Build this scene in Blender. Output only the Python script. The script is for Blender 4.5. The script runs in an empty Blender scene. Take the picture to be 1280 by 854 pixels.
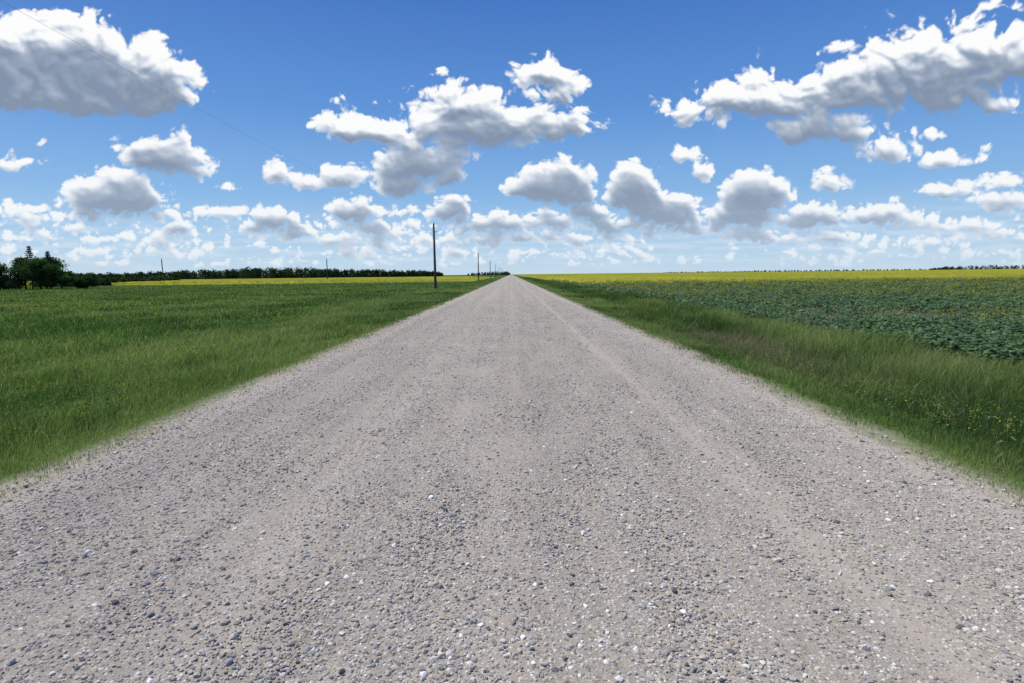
import bpy, math, numpy as np
from mathutils import Vector, Matrix, Euler
R = np.random.default_rng(11)
sc = bpy.context.scene
sc.view_settings.view_transform = 'Standard'
sc.view_settings.look = 'None'
sc.view_settings.exposure = 0

# ------------------------------------------------------------------ helpers
def perlin(x, y, seed):
    r = np.random.default_rng(seed)
    a = r.random((256, 256)) * 2 * np.pi
    gx, gy = np.cos(a), np.sin(a)
    xi = np.floor(x).astype(np.int64); yi = np.floor(y).astype(np.int64)
    fx = x - xi; fy = y - yi
    def g(ix, iy, dx, dy):
        i = ix & 255; j = iy & 255
        return gx[i, j] * dx + gy[i, j] * dy
    u = fx * fx * fx * (fx * (fx * 6 - 15) + 10); v = fy * fy * fy * (fy * (fy * 6 - 15) + 10)
    a0 = g(xi, yi, fx, fy); a1 = g(xi + 1, yi, fx - 1, fy)
    b0 = g(xi, yi + 1, fx, fy - 1); b1 = g(xi + 1, yi + 1, fx - 1, fy - 1)
    return ((a0 + u * (a1 - a0)) * (1 - v) + (b0 + u * (b1 - b0)) * v) * 1.5

def fbm(x, y, o, seed, gain=.5):
    s = 0; a = 1
    for i in range(o):
        s = s + a * perlin(x * 2.03 ** i + 7.3 * i, y * 2.03 ** i + 3.1 * i, seed + i); a *= gain
    return s

def billow(x, y, o, seed, gain=.55):
    s = 0; a = 1; n = 0
    for i in range(o):
        s = s + a * np.abs(perlin(x * 2.1 ** i + 5.1 * i, y * 2.1 ** i + 9.7 * i, seed + i)); n += a; a *= gain
    return s / n * 2.2

def sstep(a, b, x):
    t = np.clip((x - a) / (b - a), 0, 1); return t * t * (3 - 2 * t)

def gblur(a, sx, sy):
    for ax, s in ((1, sx), (0, sy)):
        if s <= 0: continue
        k = int(3 * s) + 1; w_ = np.exp(-.5 * (np.arange(-k, k + 1) / s) ** 2); w_ /= w_.sum()
        pad = [(0, 0), (0, 0)]; pad[ax] = (k, k); p = np.pad(a, pad, mode='edge'); o = np.zeros_like(a)
        for i, ww in enumerate(w_):
            o += ww * (p[:, i:i + a.shape[1]] if ax == 1 else p[i:i + a.shape[0]])
        a = o
    return a

def make_mesh(name, verts, faces, mats, color=None, smooth=False, matidx=None):
    verts = np.ascontiguousarray(verts, dtype=np.float32); faces = np.ascontiguousarray(faces, dtype=np.int32)
    me = bpy.data.meshes.new(name)
    nv, nf, k = len(verts), len(faces), faces.shape[1]
    me.vertices.add(nv); me.vertices.foreach_set('co', verts.ravel())
    me.loops.add(nf * k); me.loops.foreach_set('vertex_index', faces.ravel())
    me.polygons.add(nf); me.polygons.foreach_set('loop_start', np.arange(0, nf * k, k, dtype=np.int32))
    for m in (mats if isinstance(mats, (list, tuple)) else [mats]): me.materials.append(m)
    if matidx is not None: me.polygons.foreach_set('material_index', np.asarray(matidx, dtype=np.int32))
    me.update(calc_edges=True)
    me.polygons.foreach_set('use_smooth', np.full(nf, smooth, dtype=bool))
    if color is not None:
        at = me.attributes.new('tint', 'FLOAT_COLOR', 'POINT')
        c = np.ones((nv, 4), dtype=np.float32); c[:, :color.shape[1]] = color
        at.data.foreach_set('color', c.ravel())
    ob = bpy.data.objects.new(name, me); sc.collection.objects.link(ob)
    return ob

def grid_faces(nr, nc):
    i = np.arange(nr * nc).reshape(nr, nc)
    return np.stack([i[:-1, :-1], i[:-1, 1:], i[1:, 1:], i[1:, :-1]], -1).reshape(-1, 4)

class NT:
    def __init__(s, name):
        s.m = bpy.data.materials.new(name); s.m.use_nodes = True
        s.t = s.m.node_tree; s.t.nodes.clear()
        s.out = s.n('ShaderNodeOutputMaterial')
    def n(s, typ, **kw):
        nd = s.t.nodes.new(typ)
        for k, v in kw.items(): setattr(nd, k, v)
        return nd
    def l(s, a, b): s.t.links.new(a, b)
    def noise(s, vec, scale, detail=4, rough=.55):
        nd = s.n('ShaderNodeTexNoise'); nd.inputs['Scale'].default_value = scale
        nd.inputs['Detail'].default_value = detail; nd.inputs['Roughness'].default_value = rough
        s.l(vec, nd.inputs['Vector']); return nd.outputs['Fac']
    def ramp(s, fac, stops):
        nd = s.n('ShaderNodeValToRGB'); e = nd.color_ramp.elements
        e[0].position, e[0].color = stops[0][0], (*stops[0][1], 1)
        e[1].position, e[1].color = stops[-1][0], (*stops[-1][1], 1)
        for p, c in stops[1:-1]:
            x = e.new(p); x.color = (*c, 1)
        s.l(fac, nd.inputs['Fac']); return nd.outputs['Color']
    def mix(s, fac, a, b, mode='MIX'):
        nd = s.n('ShaderNodeMix', data_type='RGBA', blend_type=mode)
        for i, v in ((0, fac), (6, a), (7, b)):
            if hasattr(v, 'links'): s.l(v, nd.inputs[i])
            else: nd.inputs[i].default_value = v if i == 0 else (*v, 1)
        return nd.outputs[2]
    def math(s, op, a, b=0.0):
        nd = s.n('ShaderNodeMath', operation=op)
        for i, v in ((0, a), (1, b)):
            if hasattr(v, 'links'): s.l(v, nd.inputs[i])
            else: nd.inputs[i].default_value = v
        return nd.outputs[0]
    def pos(s): return s.n('ShaderNodeNewGeometry').outputs['Position']
    def mapv(s, vec, scale):
        nd = s.n('ShaderNodeMapping'); nd.inputs['Scale'].default_value = scale
        s.l(vec, nd.inputs['Vector']); return nd.outputs[0]

def bsdf(nt, color, rough=.8, spec=.3, bump=None, bstr=.3, bdist=.02):
    p = nt.n('ShaderNodeBsdfPrincipled' if spec > 0 else 'ShaderNodeBsdfDiffuse')
    ci = p.inputs[0]
    if hasattr(color, 'links'): nt.l(color, ci)
    else: ci.default_value = (*color, 1)
    if spec > 0:
        p.inputs['Roughness'].default_value = rough; p.inputs['Specular IOR Level'].default_value = spec
    else: p.inputs['Roughness'].default_value = .3
    if bump is not None:
        b = nt.n('ShaderNodeBump'); b.inputs['Strength'].default_value = bstr; b.inputs['Distance'].default_value = bdist
        nt.l(bump, b.inputs['Height']); nt.l(b.outputs[0], p.inputs['Normal'])
    return p.outputs[0]

# ------------------------------------------------------------------ camera
EYE = 1.65
PITCH, ROLL = math.radians(6.74), math.radians(0.65)
cam = bpy.data.objects.new('camera', bpy.data.cameras.new('camera')); sc.collection.objects.link(cam)
cam.data.lens = 20; cam.data.sensor_width = 36; cam.data.clip_end = 30000; cam.data.clip_start = .05
Rc = Euler((math.pi / 2 - PITCH, 0, 0)).to_matrix() @ Matrix.Rotation(-ROLL, 3, 'Z')
cam.matrix_world = Matrix.Translation((0, 0, EYE)) @ Rc.to_4x4()
sc.camera = cam

# ------------------------------------------------------------------ light
SEL, SAZ = math.radians(60), math.radians(-70)
sdir = Vector((math.sin(SAZ) * math.cos(SEL), math.cos(SAZ) * math.cos(SEL), math.sin(SEL)))
sun = bpy.data.objects.new('sun', bpy.data.lights.new('sun', 'SUN')); sc.collection.objects.link(sun)
sun.data.energy = 4.6; sun.data.angle = math.radians(.5); sun.data.color = (1, .955, .885)
sun.rotation_euler = sdir.to_track_quat('Z', 'Y').to_euler()
w = bpy.data.worlds.new('World'); sc.world = w; w.use_nodes = True
wt = w.node_tree; wt.nodes.clear()
sky = wt.nodes.new('ShaderNodeTexSky'); sky.sky_type = 'NISHITA'; sky.sun_disc = False
sky.sun_elevation = SEL; sky.sun_rotation = SAZ; sky.altitude = 300; sky.air_density = 1.0; sky.dust_density = .4; sky.ozone_density = 3.0
bg = wt.nodes.new('ShaderNodeBackground'); bg.inputs[1].default_value = .1
wo = wt.nodes.new('ShaderNodeOutputWorld')
tc = wt.nodes.new('ShaderNodeTexCoord'); sz = wt.nodes.new('ShaderNodeSeparateXYZ'); wt.links.new(tc.outputs['Generated'], sz.inputs[0])
rp = wt.nodes.new('ShaderNodeValToRGB'); wt.links.new(sz.outputs[2], rp.inputs[0]); e = rp.color_ramp.elements
st = [(0, (.54, .71, .87)), (.05, (.43, .635, .86)), (.13, (.24, .475, .815)), (.26, (.11, .30, .71)), (.42, (.05, .175, .56)), (1, (.035, .12, .38))]
e[0].position, e[0].color = st[0][0], (*st[0][1], 1); e[1].position, e[1].color = st[-1][0], (*st[-1][1], 1)
for p_, c_ in st[1:-1]: e.new(p_).color = (*c_, 1)
m10 = wt.nodes.new('ShaderNodeVectorMath'); m10.operation = 'SCALE'; m10.inputs['Scale'].default_value = 10; wt.links.new(rp.outputs[0], m10.inputs[0])
mxw = wt.nodes.new('ShaderNodeMix'); mxw.data_type = 'RGBA'; mxw.inputs[0].default_value = .88
wt.links.new(sky.outputs[0], mxw.inputs[6]); wt.links.new(m10.outputs[0], mxw.inputs[7])
wt.links.new(mxw.outputs[2], bg.inputs[0]); wt.links.new(bg.outputs[0], wo.inputs[0])

# ------------------------------------------------------------------ clouds (sky backdrop, 9 km away)
# cloud chart: (bearing, height, half width, half height) in chart units
C = [(20,75,130,66),(110,88,108,58),(190,108,62,44),(-80,80,140,80),(75,42,70,36),(-160,90,120,60),(40,120,160,34),
 (205,200,52,27),(145,248,72,27),(100,236,27,13),(180,194,28,20),(245,214,24,12),(150,228,40,18),(215,180,24,12),
 (10,205,38,12),(28,262,48,9),(253,263,22,7),(60,183,10,4),(278,236,12,4),
 (680,93,46,26),(706,110,32,22),(650,108,26,14),(572,132,50,33),(620,155,105,34),(700,158,52,26),(600,172,80,22),(545,150,32,24),
 (430,166,36,24),(480,170,34,18),(415,155,20,15),(515,180,30,18),(520,205,60,26),(500,232,48,18),(563,222,22,16),(490,215,40,18),
 (345,220,22,20),(385,230,34,14),(425,222,34,19),(440,262,40,17),(465,284,46,9),(563,259,27,15),(545,268,16,9),(340,274,30,18),(320,285,25,10),
 (685,233,54,30),(652,236,25,18),(720,242,30,20),(700,215,22,14),(790,240,36,32),(830,264,48,26),(776,215,14,12),(735,266,30,14),(765,282,50,12),
 (857,196,20,16),(880,216,16,14),(940,243,46,30),(925,268,44,18),(970,236,22,16),(945,222,22,14),
 (1038,229,28,16),(1035,212,14,9),(1020,268,38,17),(1000,276,40,12),(1095,267,48,16),(1140,275,40,10),
 (860,135,38,22),(920,124,58,33),(985,125,68,36),(1060,115,80,44),(1140,82,80,48),(1220,72,72,42),(1290,75,70,42),(1015,160,60,24),(1370,90,80,50),(1170,108,90,30),
 (1075,72,26,18),(960,92,24,14),(1130,38,30,16),(1215,34,30,16),
 (1112,190,38,17),(1190,198,38,11),(1112,178,16,9),(1240,134,42,10),(1190,237,46,12),(1250,228,42,11),(1255,252,46,15),(1262,12,24,9),(1160,168,20,5),
 (625,280,38,13),(660,295,44,9),(600,300,40,8),(220,288,34,11),(140,298,44,7),(95,285,24,8),(1170,283,56,9),(1240,290,50,9),(420,300,58,9),
 (480,309,48,7),(370,290,38,9),(860,288,48,9),(930,292,50,9),(1040,298,60,8),(560,305,40,7),(20,300,40,6),(1330,230,60,16),(1340,280,60,12),(-60,230,50,18),(-50,280,60,12)]
rr = np.random.default_rng(5)
for i in range(300):
    y = 266 + 64 * rr.random() ** .7; s = (338 - y) / 60
    C.append((rr.uniform(-250, 1530), y, rr.uniform(9, 34) * (.45 + .6 * s), rr.uniform(3.2, 8) * (.4 + .6 * s)))
for i in range(26):   # continues outside the view
    sd = rr.choice([-1, 1]); x = 640 + sd * rr.uniform(780, 1500)
    C.append((x, rr.uniform(-100, 250), rr.uniform(60, 140), rr.uniform(25, 55)))
STEP = .075
az = np.radians(np.arange(-66, 66.01, STEP)); el = np.radians(np.arange(-.05, 37, STEP))
A, E = np.meshgrid(az, el)
d = np.stack([np.sin(A) * np.cos(E), np.cos(A) * np.cos(E), np.sin(E)], -1)
dc = d @ np.array(Rc)           # into chart axes
X = 640 + 711 * dc[..., 0] / -dc[..., 2]; Y = 427 - 711 * dc[..., 1] / -dc[..., 2]
t = np.clip((Y - 130) / 150, 0, 1)
nL = fbm(X / 95, Y / 80, 5, 20); nL2 = fbm(X / 95, Y / 80, 5, 40)
nS = fbm(X / 30, Y / 26, 4, 60); nS2 = fbm(X / 30, Y / 26, 4, 80)
wx = X + (1 - t) * 18 * nL + t * 8 * nS; wy = Y + (1 - t) * 12 * nL2 + t * 5 * nS2
acc = np.zeros_like(X); K = 1 / (4.5 - 2.9 * t)
for cx, cy, rx, ry in C:
    m = (np.abs(wx - cx) < rx * 2.2) & (np.abs(wy - cy) < ry * 2.4 + 6)
    dx = (wx[m] - cx) / rx; dy = (wy[m] - cy) / ry; dy = np.where(dy > 0, dy * 1.3, dy)
    f = (1 - np.sqrt(dx * dx + dy * dy)) * min(rx, ry)
    acc[m] += np.exp(K[m] * np.clip(f, -60, 60))
F = np.log(acc + 1e-9) / K
F = np.minimum(F, 24 + .25 * (F - 24)) + 1.2
bL = billow(X / 42 + .3 * nL, Y / 36 + .3 * nL2, 5, 100, .54); bS = billow(X / 21, Y / 17, 4, 120, .54)
b = (1 - t) * (bL - .72) * 25 + t * (bS - .8) * 10
D = F + b
def up(a, n): return np.concatenate([a[n:], np.repeat(a[-1:], n, 0)], 0)
Ds = gblur(D, 5, 3)
rho = np.clip(Ds / (13 - 7.5 * t), 0, 1)
tau = np.zeros_like(rho); run = np.zeros(X.shape[1])
for j in range(X.shape[0] - 1, -1, -1):
    Lr = 36 - 24 * t[j]
    run = run * np.exp(-1 / Lr) + rho[j] / Lr
    if j % 3 == 0: run = np.roll(run, 1)
    tau[j] = run
tau = gblur(tau, 3, 1.5)
base_ = sstep(.3, .75, tau)
soft = 2.4 + 2.8 * (1 - t) + base_ * (6 - 2.5 * t)
alpha = sstep(-.6, 1, D / soft)
hole = sstep(-.75, -.1, fbm(X / 30, Y / 22, 5, 150) + D / (8 - 4 * t))
alpha *= .25 + .75 * hole
rel = np.zeros_like(D)
H = np.sqrt(np.clip(gblur(D, 1.1, 1.1) + 4, 0, None)) * 4.2
for n, g, sg in ((2, .45, 0), (5, .6, 1.5), (11, .9, 4)):
    q = gblur(H, sg, sg) if sg else H
    rel += g * np.clip((q - up(np.roll(q, -(n // 2), 1), n)) / n, -1.2, 1.2)
light = np.exp(-3.5 * np.clip(tau, 0, 1) ** 2.1)  # sunlit tops and shaded bases computed here, baked into the cloud colour
light = light + (.36 - .12 * t) * rel * (.3 + light)
crev = gblur((1 - t) * (bL - .8) + t * (bS - .8) * .7, 1, 1)  # painted shade in the creases between puffs
light = light + .34 * crev * (.4 + light)
thin = 1 - sstep(0, 1, D / (10 - 5 * t)); light = light + (1 - light) * thin * .4 * (1 - .7 * base_)
light = np.clip(light, 0, 1)
edge = sstep(0, .2, (np.radians(66) - np.abs(A))) * sstep(0, .07, (np.radians(37) - E))
eld = np.degrees(E)
alpha = alpha * (1 - .8 * np.exp(-np.maximum(eld, 0) / 1.0)) * (.99 - .16 * np.exp(-eld / 5))
veil = .30 * sstep(-.35, .7, fbm(X / 75, Y / 8, 5, 170)) * np.exp(-((eld - 2.6) / 2.2) ** 2)
light = (light * alpha + .9 * veil * (1 - alpha)) / (alpha + veil * (1 - alpha) + 1e-4)
alpha = (1 - (1 - alpha) * (1 - veil)) * edge
haze = np.exp(-np.maximum(eld, 0) / 3.4) * .7
col = np.stack([light, alpha, haze], -1).reshape(-1, 3)
nt = NT('cloud_material')
at = nt.n('ShaderNodeAttribute', attribute_name='tint'); sp = nt.n('ShaderNodeSeparateColor'); nt.l(at.outputs['Color'], sp.inputs[0])
cc = nt.ramp(sp.outputs[0], [(0, (.225, .29, .40)), (.3, (.35, .42, .53)), (.6, (.62, .68, .77)), (.85, (.90, .92, .95)), (1, (.99, .99, .985))])  # shaded-to-sunlit cloud tones painted as emission; sun lamp does not light them
cc = nt.mix(sp.outputs[2], cc, (.67, .78, .89))
em = nt.n('ShaderNodeEmission'); nt.l(cc, em.inputs[0]); tr = nt.n('ShaderNodeBsdfTransparent')
mx = nt.n('ShaderNodeMixShader'); nt.l(sp.outputs[1], mx.inputs[0]); nt.l(tr.outputs[0], mx.inputs[1]); nt.l(em.outputs[0], mx.inputs[2])
nt.l(mx.outputs[0], nt.out.inputs[0]); nt.m.cycles.emission_sampling = 'NONE'
make_mesh('sky', (d * 9000).reshape(-1, 3), grid_faces(*X.shape), nt.m, col, smooth=True)

# ------------------------------------------------------------------ ground
px_ = np.array([-9500, -40, -14, -9, -6, -3.98, 0, 3.6, 4.8, 6.6, 8.6, 9.8, 30, 9500.])
pz_ = np.array([-.38, -.38, -.36, -.42, -.24, -.06, 0, -.06, -.2, -.62, -.38, -.22, -.24, -.24])
def prof(x): return np.interp(x, px_, pz_)
def gz(x, y):
    off = np.clip((np.abs(x) - 4.2) / 2, 0, 1) * np.clip((110 - y) / 40, 0, 1)
    return prof(x) + off * .07 * perlin(x / 2.3, y / 3.1, 300) - .012
def spaced(a, b, s0, g):
    v = [a]; s = s0
    while v[-1] < b: v.append(v[-1] + s); s *= g
    return np.array(v)
xr = np.unique(np.concatenate([px_[1:-1], np.arange(-16, 16, .5), 16 + spaced(0, 9500, .7, 1.09), -16 - spaced(0, 9500, .7, 1.09)]))
yr = np.concatenate([np.arange(-40, 60, 1.), 60 + spaced(0, 10500, 1.2, 1.05)])
gx, gy = np.meshgrid(xr, yr)
V = np.stack([gx, gy, gz(gx, gy)], -1).reshape(-1, 3)
nt = NT('ground_material'); P = nt.pos(); sx = nt.n('ShaderNodeSeparateXYZ'); nt.l(P, sx.inputs[0])
n1 = nt.noise(P, 9, 4, .65); n2 = nt.noise(nt.mapv(P, (.05, .02, .05)), 1, 4, .6); n3 = nt.noise(nt.mapv(P, (.6, .25, .6)), 1, 4, .65)
g1 = nt.ramp(n3, [(.3, (.05, .085, .022)), (.5, (.085, .135, .032)), (.7, (.13, .175, .05))])
g1 = nt.mix(nt.math('MULTIPLY', nt.ramp(n2, [(.45, (0, 0, 0)), (.62, (1, 1, 1))]), .5), g1, (.05, .10, .04))
g1 = nt.mix(.7, g1, nt.ramp(n1, [(.25, (.35, .35, .35)), (.75, (1.5, 1.5, 1.4))]), 'MULTIPLY')
soil = nt.ramp(n1, [(.3, (.06, .055, .045)), (.7, (.16, .14, .12))])
field = nt.n('ShaderNodeMapRange'); field.inputs[1].default_value = 8.6; field.inputs[2].default_value = 10.2
nt.l(sx.outputs[0], field.inputs[0])
cg = nt.mix(nt.math('MULTIPLY', field.outputs[0], .7), g1, soil)
ab = nt.math('ABSOLUTE', nt.math('ADD', sx.outputs[0], .19))
sh = nt.n('ShaderNodeMapRange'); sh.inputs[1].default_value = 4.0; sh.inputs[2].default_value = 4.5; sh.inputs[3].default_value = 1; sh.inputs[4].default_value = 0
nt.l(nt.math('ADD', ab, nt.math('MULTIPLY', nt.math('SUBTRACT', n3, .5), .9)), sh.inputs[0])
cg = nt.mix(sh.outputs[0], cg, nt.ramp(n1, [(.3, (.29, .25, .19)), (.7, (.46, .41, .33))]))
nt.l(bsdf(nt, cg, .95, 0, n1, .6, .04), nt.out.inputs[0])
make_mesh('ground', V, grid_faces(len(yr), len(xr)), nt.m)

# ------------------------------------------------------------------ road
ys = np.concatenate([np.arange(-12, 30, .15), 30 + spaced(0, 5200, .25, 1.035)])
xs = np.concatenate([np.linspace(0, 1, 41)])
el_ = -3.98 + .10 * fbm(ys / 1.3, ys * 0 + 2, 4, 500) + .05 * perlin(ys / .25, ys * 0, 505)
er_ = 3.60 + .10 * fbm(ys / 1.3, ys * 0 + 9, 4, 510) + .05 * perlin(ys / .25, ys * 0, 515)
far = np.clip((80 - ys) / 40, 0, 1); el_ = -3.98 + (el_ + 3.98) * far; er_ = 3.6 + (er_ - 3.6) * far
RX = el_[:, None] * (1 - xs) + er_[:, None] * xs; RY = np.repeat(ys[:, None], 41, 1)
RZ = prof(RX) - .001 + .006 * perlin(RX / .35, RY / 1.5, 520) * np.clip((40 - RY) / 20, 0, 1) * np.clip(1 - (np.abs(RX) / 3.7) ** 4, 0, 1)
nt = NT('gravel_road_material'); P = nt.pos(); sx = nt.n('ShaderNodeSeparateXYZ'); nt.l(P, sx.inputs[0])
streak = nt.noise(nt.mapv(P, (1.7, .035, 1)), 1, 4, .6)
streak2 = nt.noise(nt.mapv(P, (6, .12, 1)), 1, 3, .6)
big = nt.noise(P, .7, 3, .6); fine = nt.noise(P, 150, 3, .75); med = nt.noise(P, 22, 4, .7)
base = nt.ramp(streak, [(.3, (.37, .327, .27)), (.5, (.42, .373, .311)), (.7, (.47, .418, .352))])
base = nt.mix(.5, base, nt.ramp(streak2, [(.3, (.85, .85, .86)), (.7, (1.12, 1.11, 1.09))]), 'MULTIPLY')
base = nt.mix(.5, base, nt.ramp(big, [(.3, (.87, .87, .88)), (.7, (1.1, 1.1, 1.09))]), 'MULTIPLY')
base = nt.mix(.95, base, nt.ramp(fine, [(.3, (.5, .5, .5)), (.68, (1.35, 1.34, 1.32))]), 'MULTIPLY')
base = nt.mix(.6, base, nt.ramp(med, [(.3, (.7, .7, .71)), (.7, (1.2, 1.2, 1.18))]), 'MULTIPLY')
def band(c, wd):
    dd = nt.math('DIVIDE', nt.math('SUBTRACT', nt.math('ADD', sx.outputs[0], nt.math('MULTIPLY', nt.math('SUBTRACT', big, .5), .25)), c), wd)
    return nt.math('POWER', 2.718, nt.math('MULTIPLY', nt.math('MULTIPLY', dd, dd), -1))
trk = nt.math('ADD', nt.math('ADD', nt.math('MULTIPLY', band(1.85, .11), 1.0), nt.math('MULTIPLY', band(0.0, .14), .5)), nt.math('ADD', nt.math('MULTIPLY', band(-1.6, .35), .4), nt.math('ADD', nt.math('MULTIPLY', band(3.5, .2), 1.2), nt.math('MULTIPLY', band(-3.85, .2), 1))))
trk = nt.math('MINIMUM', trk, 1)
base = nt.mix(nt.math('MULTIPLY', trk, .35), base, (.54, .47, .39))
vo = nt.n('ShaderNodeTexVoronoi'); vo.inputs['Scale'].default_value = 52; nt.l(P, vo.inputs['Vector'])
vs = nt.n('ShaderNodeSeparateColor'); nt.l(vo.outputs['Color'], vs.inputs[0])
stc = nt.ramp(vs.outputs[0], [(0, (.11, .11, .11)), (.3, (.28, .265, .245)), (.7, (.48, .445, .39)), (1, (.72, .68, .62))])
msk = nt.math('LESS_THAN', vo.outputs['Distance'], .44)
msk = nt.math('MULTIPLY', msk, nt.math('GREATER_THAN', nt.math('ADD', vs.outputs[1], nt.math('MULTIPLY', nt.math('SUBTRACT', .5, trk), .3)), .36))
base = nt.mix(nt.math('MULTIPLY', msk, .8), base, stc)
hgt = nt.math('ADD', nt.math('MULTIPLY', msk, nt.math('SUBTRACT', .5, vo.outputs['Distance'])), nt.math('ADD', nt.math('MULTIPLY', fine, .4), nt.math('MULTIPLY', med, .5)))
nt.l(bsdf(nt, base, .95, 0, hgt, .7, .018), nt.out.inputs[0])
make_mesh('gravel_road', np.stack([RX, RY, RZ], -1).reshape(-1, 3), grid_faces(len(ys), 41), nt.m, smooth=True)

# ------------------------------------------------------------------ loose stones
import bmesh
def ico(sub):
    bm = bmesh.new(); bmesh.ops.create_icosphere(bm, subdivisions=sub, radius=1)
    v = np.array([x.co[:] for x in bm.verts]); f = np.array([[q.index for q in x.verts] for x in bm.faces]); bm.free(); return v, f
def rotm(n, rng):
    q = rng.normal(size=(n, 4)); q /= np.linalg.norm(q, axis=1, keepdims=True); a, b_, c, d_ = q.T
    return np.stack([1 - 2 * (c * c + d_ * d_), 2 * (b_ * c - a * d_), 2 * (b_ * d_ + a * c), 2 * (b_ * c + a * d_), 1 - 2 * (b_ * b_ + d_ * d_), 2 * (c * d_ - a * b_),
                     2 * (b_ * d_ - a * c), 2 * (c * d_ + a * b_), 1 - 2 * (b_ * b_ + c * c)], -1).reshape(n, 3, 3)
def stones(n, sub, dmin, dmax, rmed, rsig, rng):
    yy = np.exp(rng.uniform(np.log(dmin), np.log(dmax), n)); xx = rng.uniform(-4.35, 3.95, n)
    tr_ = np.exp(-((xx - 1.85) / .13) ** 2) * .6 + .3 * np.exp(-((xx) / .16) ** 2) + .35 * np.exp(-((xx + 1.6) / .35) ** 2)
    dens = (.8 + .5 * fbm(xx * 1.6, yy * .22, 3, 600)) * (1 - tr_) * np.clip((dmax - yy) / (dmax * .75), 0, 1)
    dens *= np.where((xx < -3.98) | (xx > 3.6), .35, 1)
    k = rng.random(n) < dens; xx, yy = xx[k], yy[k]; n = len(xx)
    r = rmed * np.exp(rng.normal(0, rsig, n)); r = np.clip(r, .0028, .021) * np.clip((yy / 10) ** .4, 1, 1.6)
    tv, tf = ico(sub); m = len(tv)
    sc_ = np.stack([rng.uniform(.8, 1.3, n), rng.uniform(.7, 1.1, n), rng.uniform(.5, .85, n)], -1)
    v = tv[None] * (1 + rng.uniform(-.22, .22, (n, m, 1))) * sc_[:, None, :] * r[:, None, None]
    v = np.einsum('nij,nmj->nmi', rotm(n, rng), v); v[..., 2] *= .7
    z = np.maximum(prof(xx), gz(xx, yy)) + r * rng.uniform(-.1, .35, n)
    v += np.stack([xx, yy, z], -1)[:, None, :]
    f = (tf[None] + (np.arange(n) * m)[:, None, None]).reshape(-1, 3)
    pal = np.array([(.47, .425, .36), (.42, .395, .36), (.30, .30, .295), (.58, .545, .49), (.15, .15, .148), (.48, .41, .33), (.74, .71, .66), (.36, .33, .295)])
    ci = rng.choice(len(pal), n, p=[.24, .20, .14, .14, .05, .09, .07, .07])
    c = pal[ci] * rng.uniform(.8, 1.2, (n, 1))
    return v.reshape(-1, 3), f, np.repeat(c, m, 0)
a1 = stones(230000, 1, 1.3, 40, .006, .45, R); a2 = stones(9000, 2, 1.3, 14, .0105, .35, R)
nt = NT('stone_material'); at = nt.n('ShaderNodeAttribute', attribute_name='tint')
sn = nt.noise(nt.pos(), 260, 2, .6)
nt.l(bsdf(nt, nt.mix(.6, at.outputs['Color'], nt.ramp(sn, [(.3, (.75, .75, .75)), (.7, (1.2, 1.2, 1.2))]), 'MULTIPLY'), .85, 0), nt.out.inputs[0])
make_mesh('loose_gravel', np.concatenate([a1[0], a2[0]]), np.concatenate([a1[1], a2[1] + len(a1[0])]), nt.m, np.concatenate([a1[2], a2[2]]))

# ------------------------------------------------------------------ plants
def leafmat(name, trans=.3, spec=0, rough=.6):
    nt = NT(name); at = nt.n('ShaderNodeAttribute', attribute_name='tint')
    p = bsdf(nt, at.outputs['Color'], rough, spec)
    tl = nt.n('ShaderNodeBsdfTranslucent'); nt.l(nt.mix(1., at.outputs['Color'], (1.3, 1.5, .7), 'MULTIPLY'), tl.inputs[0])
    m = nt.n('ShaderNodeMixShader'); m.inputs[0].default_value = trans
    nt.l(p, m.inputs[1]); nt.l(tl.outputs[0], m.inputs[2]); nt.l(m.outputs[0], nt.out.inputs[0]); return nt.m
GM = leafmat('grass_material', .35)
def blades(x, y, h, wd, col, rng, lean=.7):
    n = len(x); z = gz(x, y) - .01
    a = rng.uniform(0, 2 * np.pi, n); wv = np.stack([np.cos(a), np.sin(a), 0 * a], -1) * wd[:, None] * .5
    b = rng.uniform(0, 2 * np.pi, n); lv = np.stack([np.cos(b) + .35, np.sin(b) + .15, 0 * b], -1) * (h * lean * rng.random(n))[:, None]
    o = np.stack([x, y, z], -1); up_ = np.zeros((n, 3)); up_[:, 2] = h
    v = np.stack([o - wv, o + wv, o + up_ * .55 + lv * .35 - wv * .8, o + up_ * .55 + lv * .35 + wv * .8, o + up_ * .9 + lv], 1)
    f = np.array([[0, 1, 3], [0, 3, 2], [2, 3, 4]])[None] + (np.arange(n) * 5)[:, None, None]
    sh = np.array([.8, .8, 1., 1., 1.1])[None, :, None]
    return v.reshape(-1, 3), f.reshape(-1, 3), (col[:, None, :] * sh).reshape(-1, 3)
def join(parts):
    vs_, fs_, cs_ = [], [], []; o = 0
    for v, f, c in parts: vs_.append(v); fs_.append(f + o); cs_.append(c); o += len(v)
    return np.concatenate(vs_), np.concatenate(fs_), np.concatenate(cs_)
G = {'light': (.27, .31, .125), 'mid': (.145, .21, .065), 'dark': (.065, .12, .04), 'dry': (.38, .33, .2)}
G = {k: np.array(v) for k, v in G.items()}
def gcol(x, y, rng, bias, dryp=.05):
    n = len(x); q = np.clip(.5 + .75 * fbm(x * .16, y * .10, 5, 700, .6) + .35 * perlin(x * .9, y * .35, 777) + bias + rng.normal(0, .2, n), 0, 1)[:, None]
    c = np.where(q < .5, G['dark'] * (1 - 2 * q) + G['mid'] * 2 * q, G['mid'] * (2 - 2 * q) + G['light'] * (2 * q - 1))
    teal = sstep(.1, .6, fbm(x * .07, y * .03, 3, 760))[:, None] * .4
    c = c * (1 - teal) + np.array([.085, .16, .075]) * teal
    dry = (rng.random(n) < dryp)[:, None]
    return np.where(dry, G['dry'], c) * rng.uniform(.72, 1.25, (n, 1))
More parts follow.
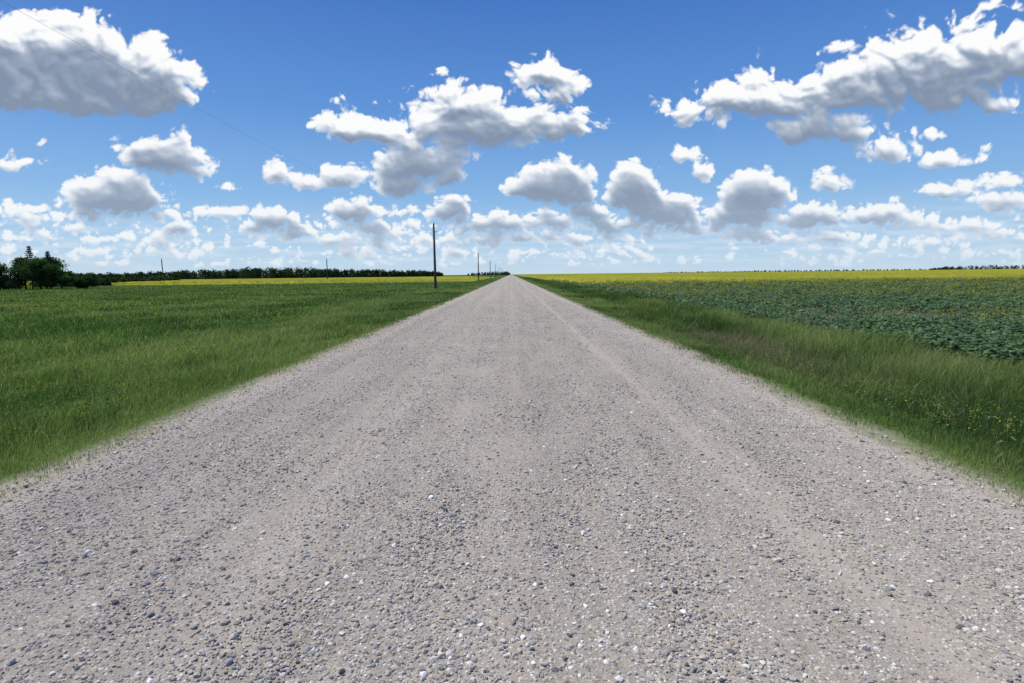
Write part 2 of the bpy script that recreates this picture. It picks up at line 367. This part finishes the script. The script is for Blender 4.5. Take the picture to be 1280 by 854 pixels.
def wd_(y, w0=.0052): return w0 * np.maximum(1, y / 6) ** .95
n = 150000; y = np.exp(R.uniform(np.log(2.6), np.log(260), n)); x = -3.78 - 7 * R.random(n) ** 1.1
dist = -3.98 - x; cl = perlin(x * 1.6, y * 1.2, 715); k = (R.random(n) < np.clip(.12 + dist * 1.3 + .8 * cl * (dist < .8), .03, 1)); x, y, dist = x[k], y[k], dist[k]
h = np.clip(.05 + .11 * dist, .035, .26) * R.uniform(.5, 1.25, len(x)) * (1 + .6 * perlin(x * .8, y * .4, 710))
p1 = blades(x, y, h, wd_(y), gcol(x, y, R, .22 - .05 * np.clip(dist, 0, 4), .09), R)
n = 220000; y = np.exp(R.uniform(np.log(5), np.log(170), n)); x = -8 - R.random(n) * (1.3 * y)
h = R.uniform(.08, .27, n) * (1 + .8 * fbm(x * .25, y * .25, 2, 720))
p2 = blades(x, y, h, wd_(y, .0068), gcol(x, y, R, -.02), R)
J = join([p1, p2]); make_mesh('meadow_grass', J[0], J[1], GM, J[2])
n = 220000; y = np.exp(R.uniform(np.log(2.6), np.log(300), n)); x = 3.42 + 6.4 * R.random(n)
dist = x - 3.6; cl = perlin(x * 1.6, y * 1.2, 716); k = (R.random(n) < np.clip(.08 + dist * 1.2 + .8 * cl * (dist < .8), .03, 1)); x, y, dist = x[k], y[k], dist[k]
h = np.interp(dist, [0, .5, 1.5, 2.4, 4.0, 5.2, 6.4], [.04, .09, .15, .44, .60, .45, .2]) * R.uniform(.5, 1.2, len(x)) * (1 + .4 * perlin(x * .8, y * .35, 730))
c = gcol(x, y, R, np.interp(dist, [0, 1.4, 2.0, 3.0, 4.5, 6.], [.40, .32, -.1, -.45, -.1, .0]), .04)
br = (np.exp(-((y - 15) / 4) ** 2 - ((x - 6.0) / 1.0) ** 2) * .7 > R.random(len(x)))[:, None]
c = np.where(br, np.array([.24, .185, .15]), c)
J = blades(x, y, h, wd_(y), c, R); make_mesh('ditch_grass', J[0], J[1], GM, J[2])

def leaves(o, length, width, col, rng, elev=(.1, 1.0)):
    n = len(o); a = rng.uniform(0, 2 * np.pi, n); e = rng.uniform(*elev, n)
    dv = np.stack([np.cos(a) * np.cos(e), np.sin(a) * np.cos(e), np.sin(e)], -1) * length[:, None]
    sv = np.stack([-np.sin(a), np.cos(a), rng.uniform(-.3, .3, n)], -1) * width[:, None] * .5
    dr = np.zeros((n, 3)); dr[:, 2] = -length * .35
    v = np.stack([o, o + dv * .5 - sv, o + dv * .5 + sv, o + dv + dr], 1)
    f = np.array([[0, 2, 1], [1, 2, 3]])[None] + (np.arange(n) * 4)[:, None, None]
    return v.reshape(-1, 3), f.reshape(-1, 3), np.repeat(col, 4, 0)
CM = leafmat('crop_leaf_material', .25, 0)
CL = leafmat('broad_leaf_material', .2, .25, .5)
# drilled rows (0.6 m) of broad-leaved crop
n = 42000; y = np.exp(R.uniform(np.log(6), np.log(150), n)); x = 9.4 + R.random(n) * (1.35 * y + 1)
rowm = y < 45; x = np.where(rowm, np.round(x / .6) * .6 + R.normal(0, .06, n) + .15 * perlin(y / 6, x * 0, 745), x)
k = R.random(n) < np.clip(.85 + .9 * fbm(x * .12, y * .1, 3, 740), .10, 1); x, y = x[k], y[k]; n = len(x)
s = np.clip(y / 22, 1, 4) ** .7; NL = 9
ph = R.uniform(.18, .38, n) * (1 + .7 * np.clip((y - 20) / 50, 0, 1))
bx = np.repeat(x, NL) + R.normal(0, .09, n * NL) * np.repeat(s, NL); by = np.repeat(y, NL) + R.normal(0, .09, n * NL) * np.repeat(s, NL)
o = np.stack([bx, by, gz(bx, by) + R.random(n * NL) * np.repeat(ph, NL)], -1)
base = np.repeat(np.array([.06, .112, .05])[None] * R.uniform(.5, 1.6, (n, 1)) + R.random((n, 1)) * np.array([.03, .04, 0]), NL, 0)
lc = leaves(o, R.uniform(.11, .21, n * NL) * np.repeat(s, NL), R.uniform(.07, .135, n * NL) * np.repeat(s, NL), base, R, (-.1, .8))
make_mesh('crop_plants', lc[0], lc[1], CL, lc[2])
NF = 7; pf = np.clip(.07 + (y - 14) / 80 + .45 * fbm(x * .08, y * .06, 3, 760), .0, .9); k = R.random(n) < pf; fx, fy, fs, fh = x[k], y[k], s[k], ph[k] + .14; m = len(fx)
o = np.stack([np.repeat(fx, NF) + R.normal(0, .06, m * NF) * np.repeat(fs, NF), np.repeat(fy, NF) + R.normal(0, .06, m * NF), gz(np.repeat(fx, NF), np.repeat(fy, NF)) + np.repeat(fh, NF) + R.uniform(-.06, .14, m * NF)], -1)
fl = leaves(o, R.uniform(.025, .045, m * NF) * np.repeat(fs, NF), R.uniform(.025, .04, m * NF) * np.repeat(fs, NF), np.array([.52, .44, .04])[None] * R.uniform(.6, 1.05, (m * NF, 1)), R, (-.2, 1.3))
make_mesh('crop_flowers', fl[0], fl[1], CM, fl[2])

n = 1300; y = np.exp(R.uniform(np.log(5), np.log(60), n)); x = np.where(R.random(n) < .65, -5.2 - R.random(n) * (1.0 * y), R.uniform(5.2, 9.5, n))
NL = 18; hh = np.repeat(R.uniform(.2, .45, n), NL)
bx = np.repeat(x, NL) + R.normal(0, .07, n * NL); by = np.repeat(y, NL) + R.normal(0, .07, n * NL)
o = np.stack([bx, by, gz(bx, by) + R.random(n * NL) * hh], -1)
p1 = leaves(o, R.uniform(.06, .13, n * NL), R.uniform(.015, .04, n * NL), np.repeat(np.array([.10, .17, .05])[None] * R.uniform(.5, 1.4, (n, 1)), NL, 0), R)
n = 700; y = np.exp(R.uniform(np.log(5), np.log(50), n)); x = np.where(R.random(n) < .4, -4.8 - R.random(n) * y * .9, R.uniform(4.3, 9, n))
y2 = R.normal(36, 4, 500); x2 = R.normal(-33, 5, 500); x = np.append(x, x2); y = np.append(y, y2); n = len(x); NF = 5
bx = np.repeat(x, NF) + R.normal(0, .03, n * NF); by = np.repeat(y, NF) + R.normal(0, .03, n * NF)
o = np.stack([bx, by, gz(bx, by) + .3 + R.uniform(-.05, .1, n * NF)], -1); ss = np.clip(by / 14, 1, 3)
p2 = leaves(o, .018 * ss, .018 * ss, np.repeat(np.where(R.random((n, 1)) < .85, np.array([.5, .45, .03]), np.array([.4, .3, .4])), NF, 0), R, (-.2, 1.3))
J = join([p1, p2]); make_mesh('roadside_weeds', J[0], J[1], CM, J[2])

nt = NT('canola_material'); P = nt.pos()
c1 = nt.noise(nt.mapv(P, (1.2, .5, 1)), 1, 5, .75); c2 = nt.noise(nt.mapv(P, (.03, .010, 1)), 1, 4, .6)
cy_ = nt.ramp(c1, [(.34, (.10, .14, .03)), (.5, (.29, .285, .035)), (.64, (.46, .40, .03))])
cy_ = nt.mix(nt.math('MULTIPLY', nt.ramp(c2, [(.42, (1, 1, 1)), (.58, (0, 0, 0))]), .45), cy_, (.12, .165, .035))
nt.l(bsdf(nt, cy_, .9, 0, c1, .5, .2), nt.out.inputs[0])
def canopy(name, x0, x1, y0, y1, ztop, rise, sx0, sy0):
    xa = x0 + spaced(0, x1 - x0, sx0, 1.05); ya = y0 + spaced(0, y1 - y0, sy0, 1.05)
    gx, gy = np.meshgrid(xa, ya)
    e = sstep(0, rise, gy - y0 + 4 * perlin(gx / 9, gy / 9, 801)) * sstep(0, 1.5, gx - x0 + .3) * sstep(0, 3, x1 - gx + .3)
    z = -.45 + (ztop + .45) * e + .10 * e * fbm(gx * .7, gy * .7, 3, 800)
    return make_mesh(name, np.stack([gx, gy, z], -1).reshape(-1, 3), grid_faces(*gx.shape), nt.m, smooth=True)
canopy('canola_field', 10.4, 5000, 64, 6000, .70, 55, .7, .7)
canopy('canola_field', -420, -14, 165, 420, .62, 6, 1.5, 1.)

# ------------------------------------------------------------------ trees
TM = leafmat('foliage_material', .2)
nt = NT('bark_material'); bn = nt.noise(nt.mapv(nt.pos(), (6, 6, 1)), 2, 4, .6)
nt.l(bsdf(nt, nt.ramp(bn, [(.3, (.05, .04, .03)), (.7, (.13, .10, .08))]), .9, 0, bn, .5, .02), nt.out.inputs[0]); BK = nt.m
def blobleaves(cen, rad, n, size, rng, base):
    dv = rng.normal(size=(n, 3)); dv /= np.linalg.norm(dv, axis=1, keepdims=True)
    o = cen + dv * rad * rng.uniform(.3, 1.05, (n, 1))
    v = o[:, None, :] + rng.normal(size=(n, 3, 3)) * size * .6
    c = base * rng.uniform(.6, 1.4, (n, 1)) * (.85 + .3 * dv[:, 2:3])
    return v.reshape(-1, 3), np.arange(n * 3).reshape(n, 3), np.repeat(np.clip(c, .004, 1), 3, 0)
def tube(p, q, r0, r1, k=7):
    p, q = np.array(p, float), np.array(q, float); ax = (q - p) / np.linalg.norm(q - p)
    u = np.cross(ax, [.3, .9, .1]); u /= np.linalg.norm(u); v = np.cross(ax, u); a = np.arange(k) * 2 * np.pi / k
    ring = np.cos(a)[:, None] * u + np.sin(a)[:, None] * v
    V_ = np.concatenate([p + ring * r0, q + ring * r1]); i = np.arange(k); j = (i + 1) % k
    F_ = np.concatenate([np.stack([i, j, j + k], -1), np.stack([i, j + k, i + k], -1)])
    return V_, F_, np.full((2 * k, 3), .1)
def tree(name, x, y, h, wid, rng, conifer=False):
    z0 = float(gz(np.array([x]), np.array([y]))[0]) - .1; wood, lf = [], []
    base = np.array([.065, .11, .038]) * rng.uniform(.8, 1.2)
    if conifer:
        base = np.array([.03, .052, .027]); wood.append(tube((x, y, z0), (x, y, z0 + h), .16, .02))
        for zz in np.arange(.12, 1, .045):
            r = wid * (1 - zz) * rng.uniform(.6, 1.25) + .1
            for a in rng.uniform(0, 6.28, 7):
                r_ = r * rng.uniform(.6, 1.15)
                e = np.array([x + r_ * math.cos(a), y + r_ * math.sin(a), z0 + zz * h - .1 * r_])
                wood.append(tube((x, y, z0 + zz * h), e, .03, .008, 4))
                for s_ in (.35, .65, .95):
                    c0 = np.array([x, y, z0 + zz * h]) * (1 - s_) + e * s_
                    lf.append(blobleaves(c0, np.array([.28, .28, .12]), 12, .13, rng, base))
    else:
        top = (x + rng.normal(0, .3), y, z0 + h * .55); wood.append(tube((x, y, z0), top, .2, .1))
        for i in range(20):
            a = rng.uniform(0, 6.28); rr_ = wid * rng.uniform(.2, .85); zz = rng.uniform(.14, .88)
            env = math.sqrt(max(.1, 1 - ((zz - .42) / .62) ** 2)); rr_ *= env
            c0 = np.array([x + rr_ * math.cos(a), y + rr_ * math.sin(a), z0 + h * zz])
            st = np.array([x, y, z0 + h * min(zz, rng.uniform(.1, .5))]); wood.append(tube(st, c0, .09, .025, 5))
            s_ = wid * rng.uniform(.3, .52)
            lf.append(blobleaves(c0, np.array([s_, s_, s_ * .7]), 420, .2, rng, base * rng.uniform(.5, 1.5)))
    a = join(wood); b_ = join(lf); J = join([a, b_])
    return make_mesh(name, J[0], J[1], [BK, TM], J[2], matidx=np.concatenate([np.zeros(len(a[1])), np.ones(len(b_[1]))]))
for x, y, h, wd in [(-93.5, 119, 5.6, 2.9), (-97, 118, 6.8, 3.2), (-101, 119, 7.2, 3.4), (-105.5, 118, 6.2, 3.2), (-109.5, 117, 5.0, 3.0), (-115, 118, 6.4, 3.4), (-122, 122, 7.0, 3.6), (-103, 128, 7.2, 3.6), (-131, 121, 7, 3.8), (-90.5, 122, 3.4, 2.4)]:
    tree('deciduous_tree', x, y, h, wd, R)
tree('spruce_tree', -101.6, 121.5, 9.2, 2.8, R, True); tree('spruce_tree', -99.8, 124, 8.2, 2.5, R, True)

def treeline(name, pts, n, hmin, hmax, leaf, nl, base):
    pts = np.array(pts, float); parts = []; seg = np.linspace(0, len(pts) - 1, n)
    cx = np.interp(seg, range(len(pts)), pts[:, 0]); cy = np.interp(seg, range(len(pts)), pts[:, 1]); hs = np.interp(seg, range(len(pts)), pts[:, 2])
    for i in range(n):
        h = hs[i] * R.uniform(hmin, hmax); X0 = cx[i] + R.normal(0, h * .3); Y0 = cy[i] + R.normal(0, h * .8); b0 = np.array(base) * R.uniform(.6, 1.5)
        for q in range(3):
            zz = h * (.2, .45, .74)[q]; r = h * (.55, .5, .32)[q]
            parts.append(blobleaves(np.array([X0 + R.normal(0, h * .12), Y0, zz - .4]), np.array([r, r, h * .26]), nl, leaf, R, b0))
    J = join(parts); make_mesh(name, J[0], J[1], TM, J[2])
treeline('distant_treeline', [(-345, 430, 5.0), (-310, 420, 5.5), (-265, 430, 7.5), (-215, 440, 9), (-170, 440, 9.5), (-120, 450, 7.5), (-70, 470, 6), (-62, 500, 4)], 330, .75, 1.05, .8, 70, (.04, .068, .035))
treeline('distant_treeline', [(-118, 150, 2.0), (-118, 170, 2.3), (-150, 260, 3), (-250, 330, 4.0), (-300, 380, 4)], 80, .6, 1.1, .55, 60, (.045, .08, .03))
treeline('distant_treeline', [(-120, 1600, 7), (-60, 1500, 9), (-14, 1400, 10), (-9, 1300, 6)], 60, .6, 1.1, 1.2, 40, (.05, .07, .055))
treeline('distant_treeline', [(400, 1500, 3), (800, 1700, 6), (1100, 1500, 4), (1150, 1500, 12), (1350, 1500, 14), (1700, 1400, 14)], 240, .5, 1.1, 1.4, 30, (.06, .08, .07))

# ------------------------------------------------------------------ utility poles and wires
nt = NT('weathered_wood'); bn = nt.noise(nt.mapv(nt.pos(), (20, 20, 1.2)), 1, 6, .65)
nt.l(bsdf(nt, nt.ramp(bn, [(.3, (.04, .034, .03)), (.7, (.11, .095, .08))]), .85, .1, bn, .4, .01), nt.out.inputs[0]); WD = nt.m
nt = NT('insulator_ceramic'); nt.l(bsdf(nt, nt.ramp(nt.noise(nt.pos(), 8), [(.3, (.10, .06, .045)), (.7, (.16, .11, .09))]), .3, .5), nt.out.inputs[0]); CE = nt.m
nt = NT('wire_metal'); nt.l(bsdf(nt, nt.ramp(nt.noise(nt.pos(), 3), [(.3, (.22, .23, .24)), (.7, (.32, .32, .33))]), .5, .5), nt.out.inputs[0]); WM = nt.m
def pole(x, y, h, lean=0.):
    bm = bmesh.new(); z0 = float(gz(np.array([x]), np.array([y]))[0]) - .3
    def cone(r1, r2, za, zb, dx=0, seg=14, mat=0, horiz=False, length=0):
        if horiz: M = Matrix.Translation((dx, 0, za)) @ Matrix.Rotation(math.pi / 2, 4, 'Y')
        else: M = Matrix.Translation((dx, 0, (za + zb) / 2))
        n0 = len(bm.faces)
        bmesh.ops.create_cone(bm, cap_ends=True, segments=seg, radius1=r1, radius2=r2, depth=length if horiz else zb - za, matrix=M)
        bm.faces.ensure_lookup_table()
        for f in bm.faces[n0:]: f.material_index = mat
    H = h + .3
    cone(.19, .15, 0, H * .5); cone(.15, .12, H * .5, H); cone(.12, .06, H, H + .05)
    cone(.018, .018, H + .05, H + .2, mat=2); cone(.055, .035, H + .14, H + .2, mat=1); cone(.035, .05, H + .2, H + .24, mat=1); cone(.05, .02, H + .24, H + .28, mat=1)
    cone(.03, .03, H - 1.1, 0, dx=.2, horiz=True, length=.35, mat=2); cone(.045, .045, H - 1.18, H - 1.02, dx=.4, mat=1)
    cone(.012, .012, .3, H - .4, dx=-.19, seg=6, mat=2)
    me = bpy.data.meshes.new('utility_pole'); bm.to_mesh(me); bm.free()
    for m in (WD, CE, WM): me.materials.append(m)
    ob = bpy.data.objects.new('utility_pole', me); ob.location = (x, y, z0); ob.rotation_euler = (0, lean, R.uniform(-.2, .2)); sc.collection.objects.link(ob)
    return Vector((x + math.sin(lean) * (H + .25), y, z0 + (H + .25) * math.cos(lean)))
def wire(a, b_, sag):
    cu = bpy.data.curves.new('power_line', 'CURVE'); cu.dimensions = '3D'; cu.bevel_depth = .0028; cu.materials.append(WM)
    s = cu.splines.new('POLY'); N = 32; s.points.add(N)
    for i in range(N + 1):
        t_ = i / N; p = a.lerp(b_, t_); s.points[i].co = (p.x, p.y, p.z - sag * 4 * t_ * (1 - t_), 1)
    ob = bpy.data.objects.new('power_line', cu); sc.collection.objects.link(ob)
tops = [pole(-10.6, y, 8.9 + e, l) for y, e, l in ((-25, 0, 0), (80, .2, -.004), (185, .1, .004), (290, 0, 0), (395, 0, 0), (500, 0, 0), (605, 0, 0), (710, 0, 0))]
for a, b_ in zip(tops, tops[1:]): wire(a, b_, 1.5)
t2 = [pole(x, y, 8.4, l) for x, y, l in ((-116.5, 192, -.03), (-68, 212, 0), (-165, 172, 0))]
wire(t2[2], t2[0], .8); wire(t2[0], t2[1], .8); wire(t2[1], tops[2], .8)
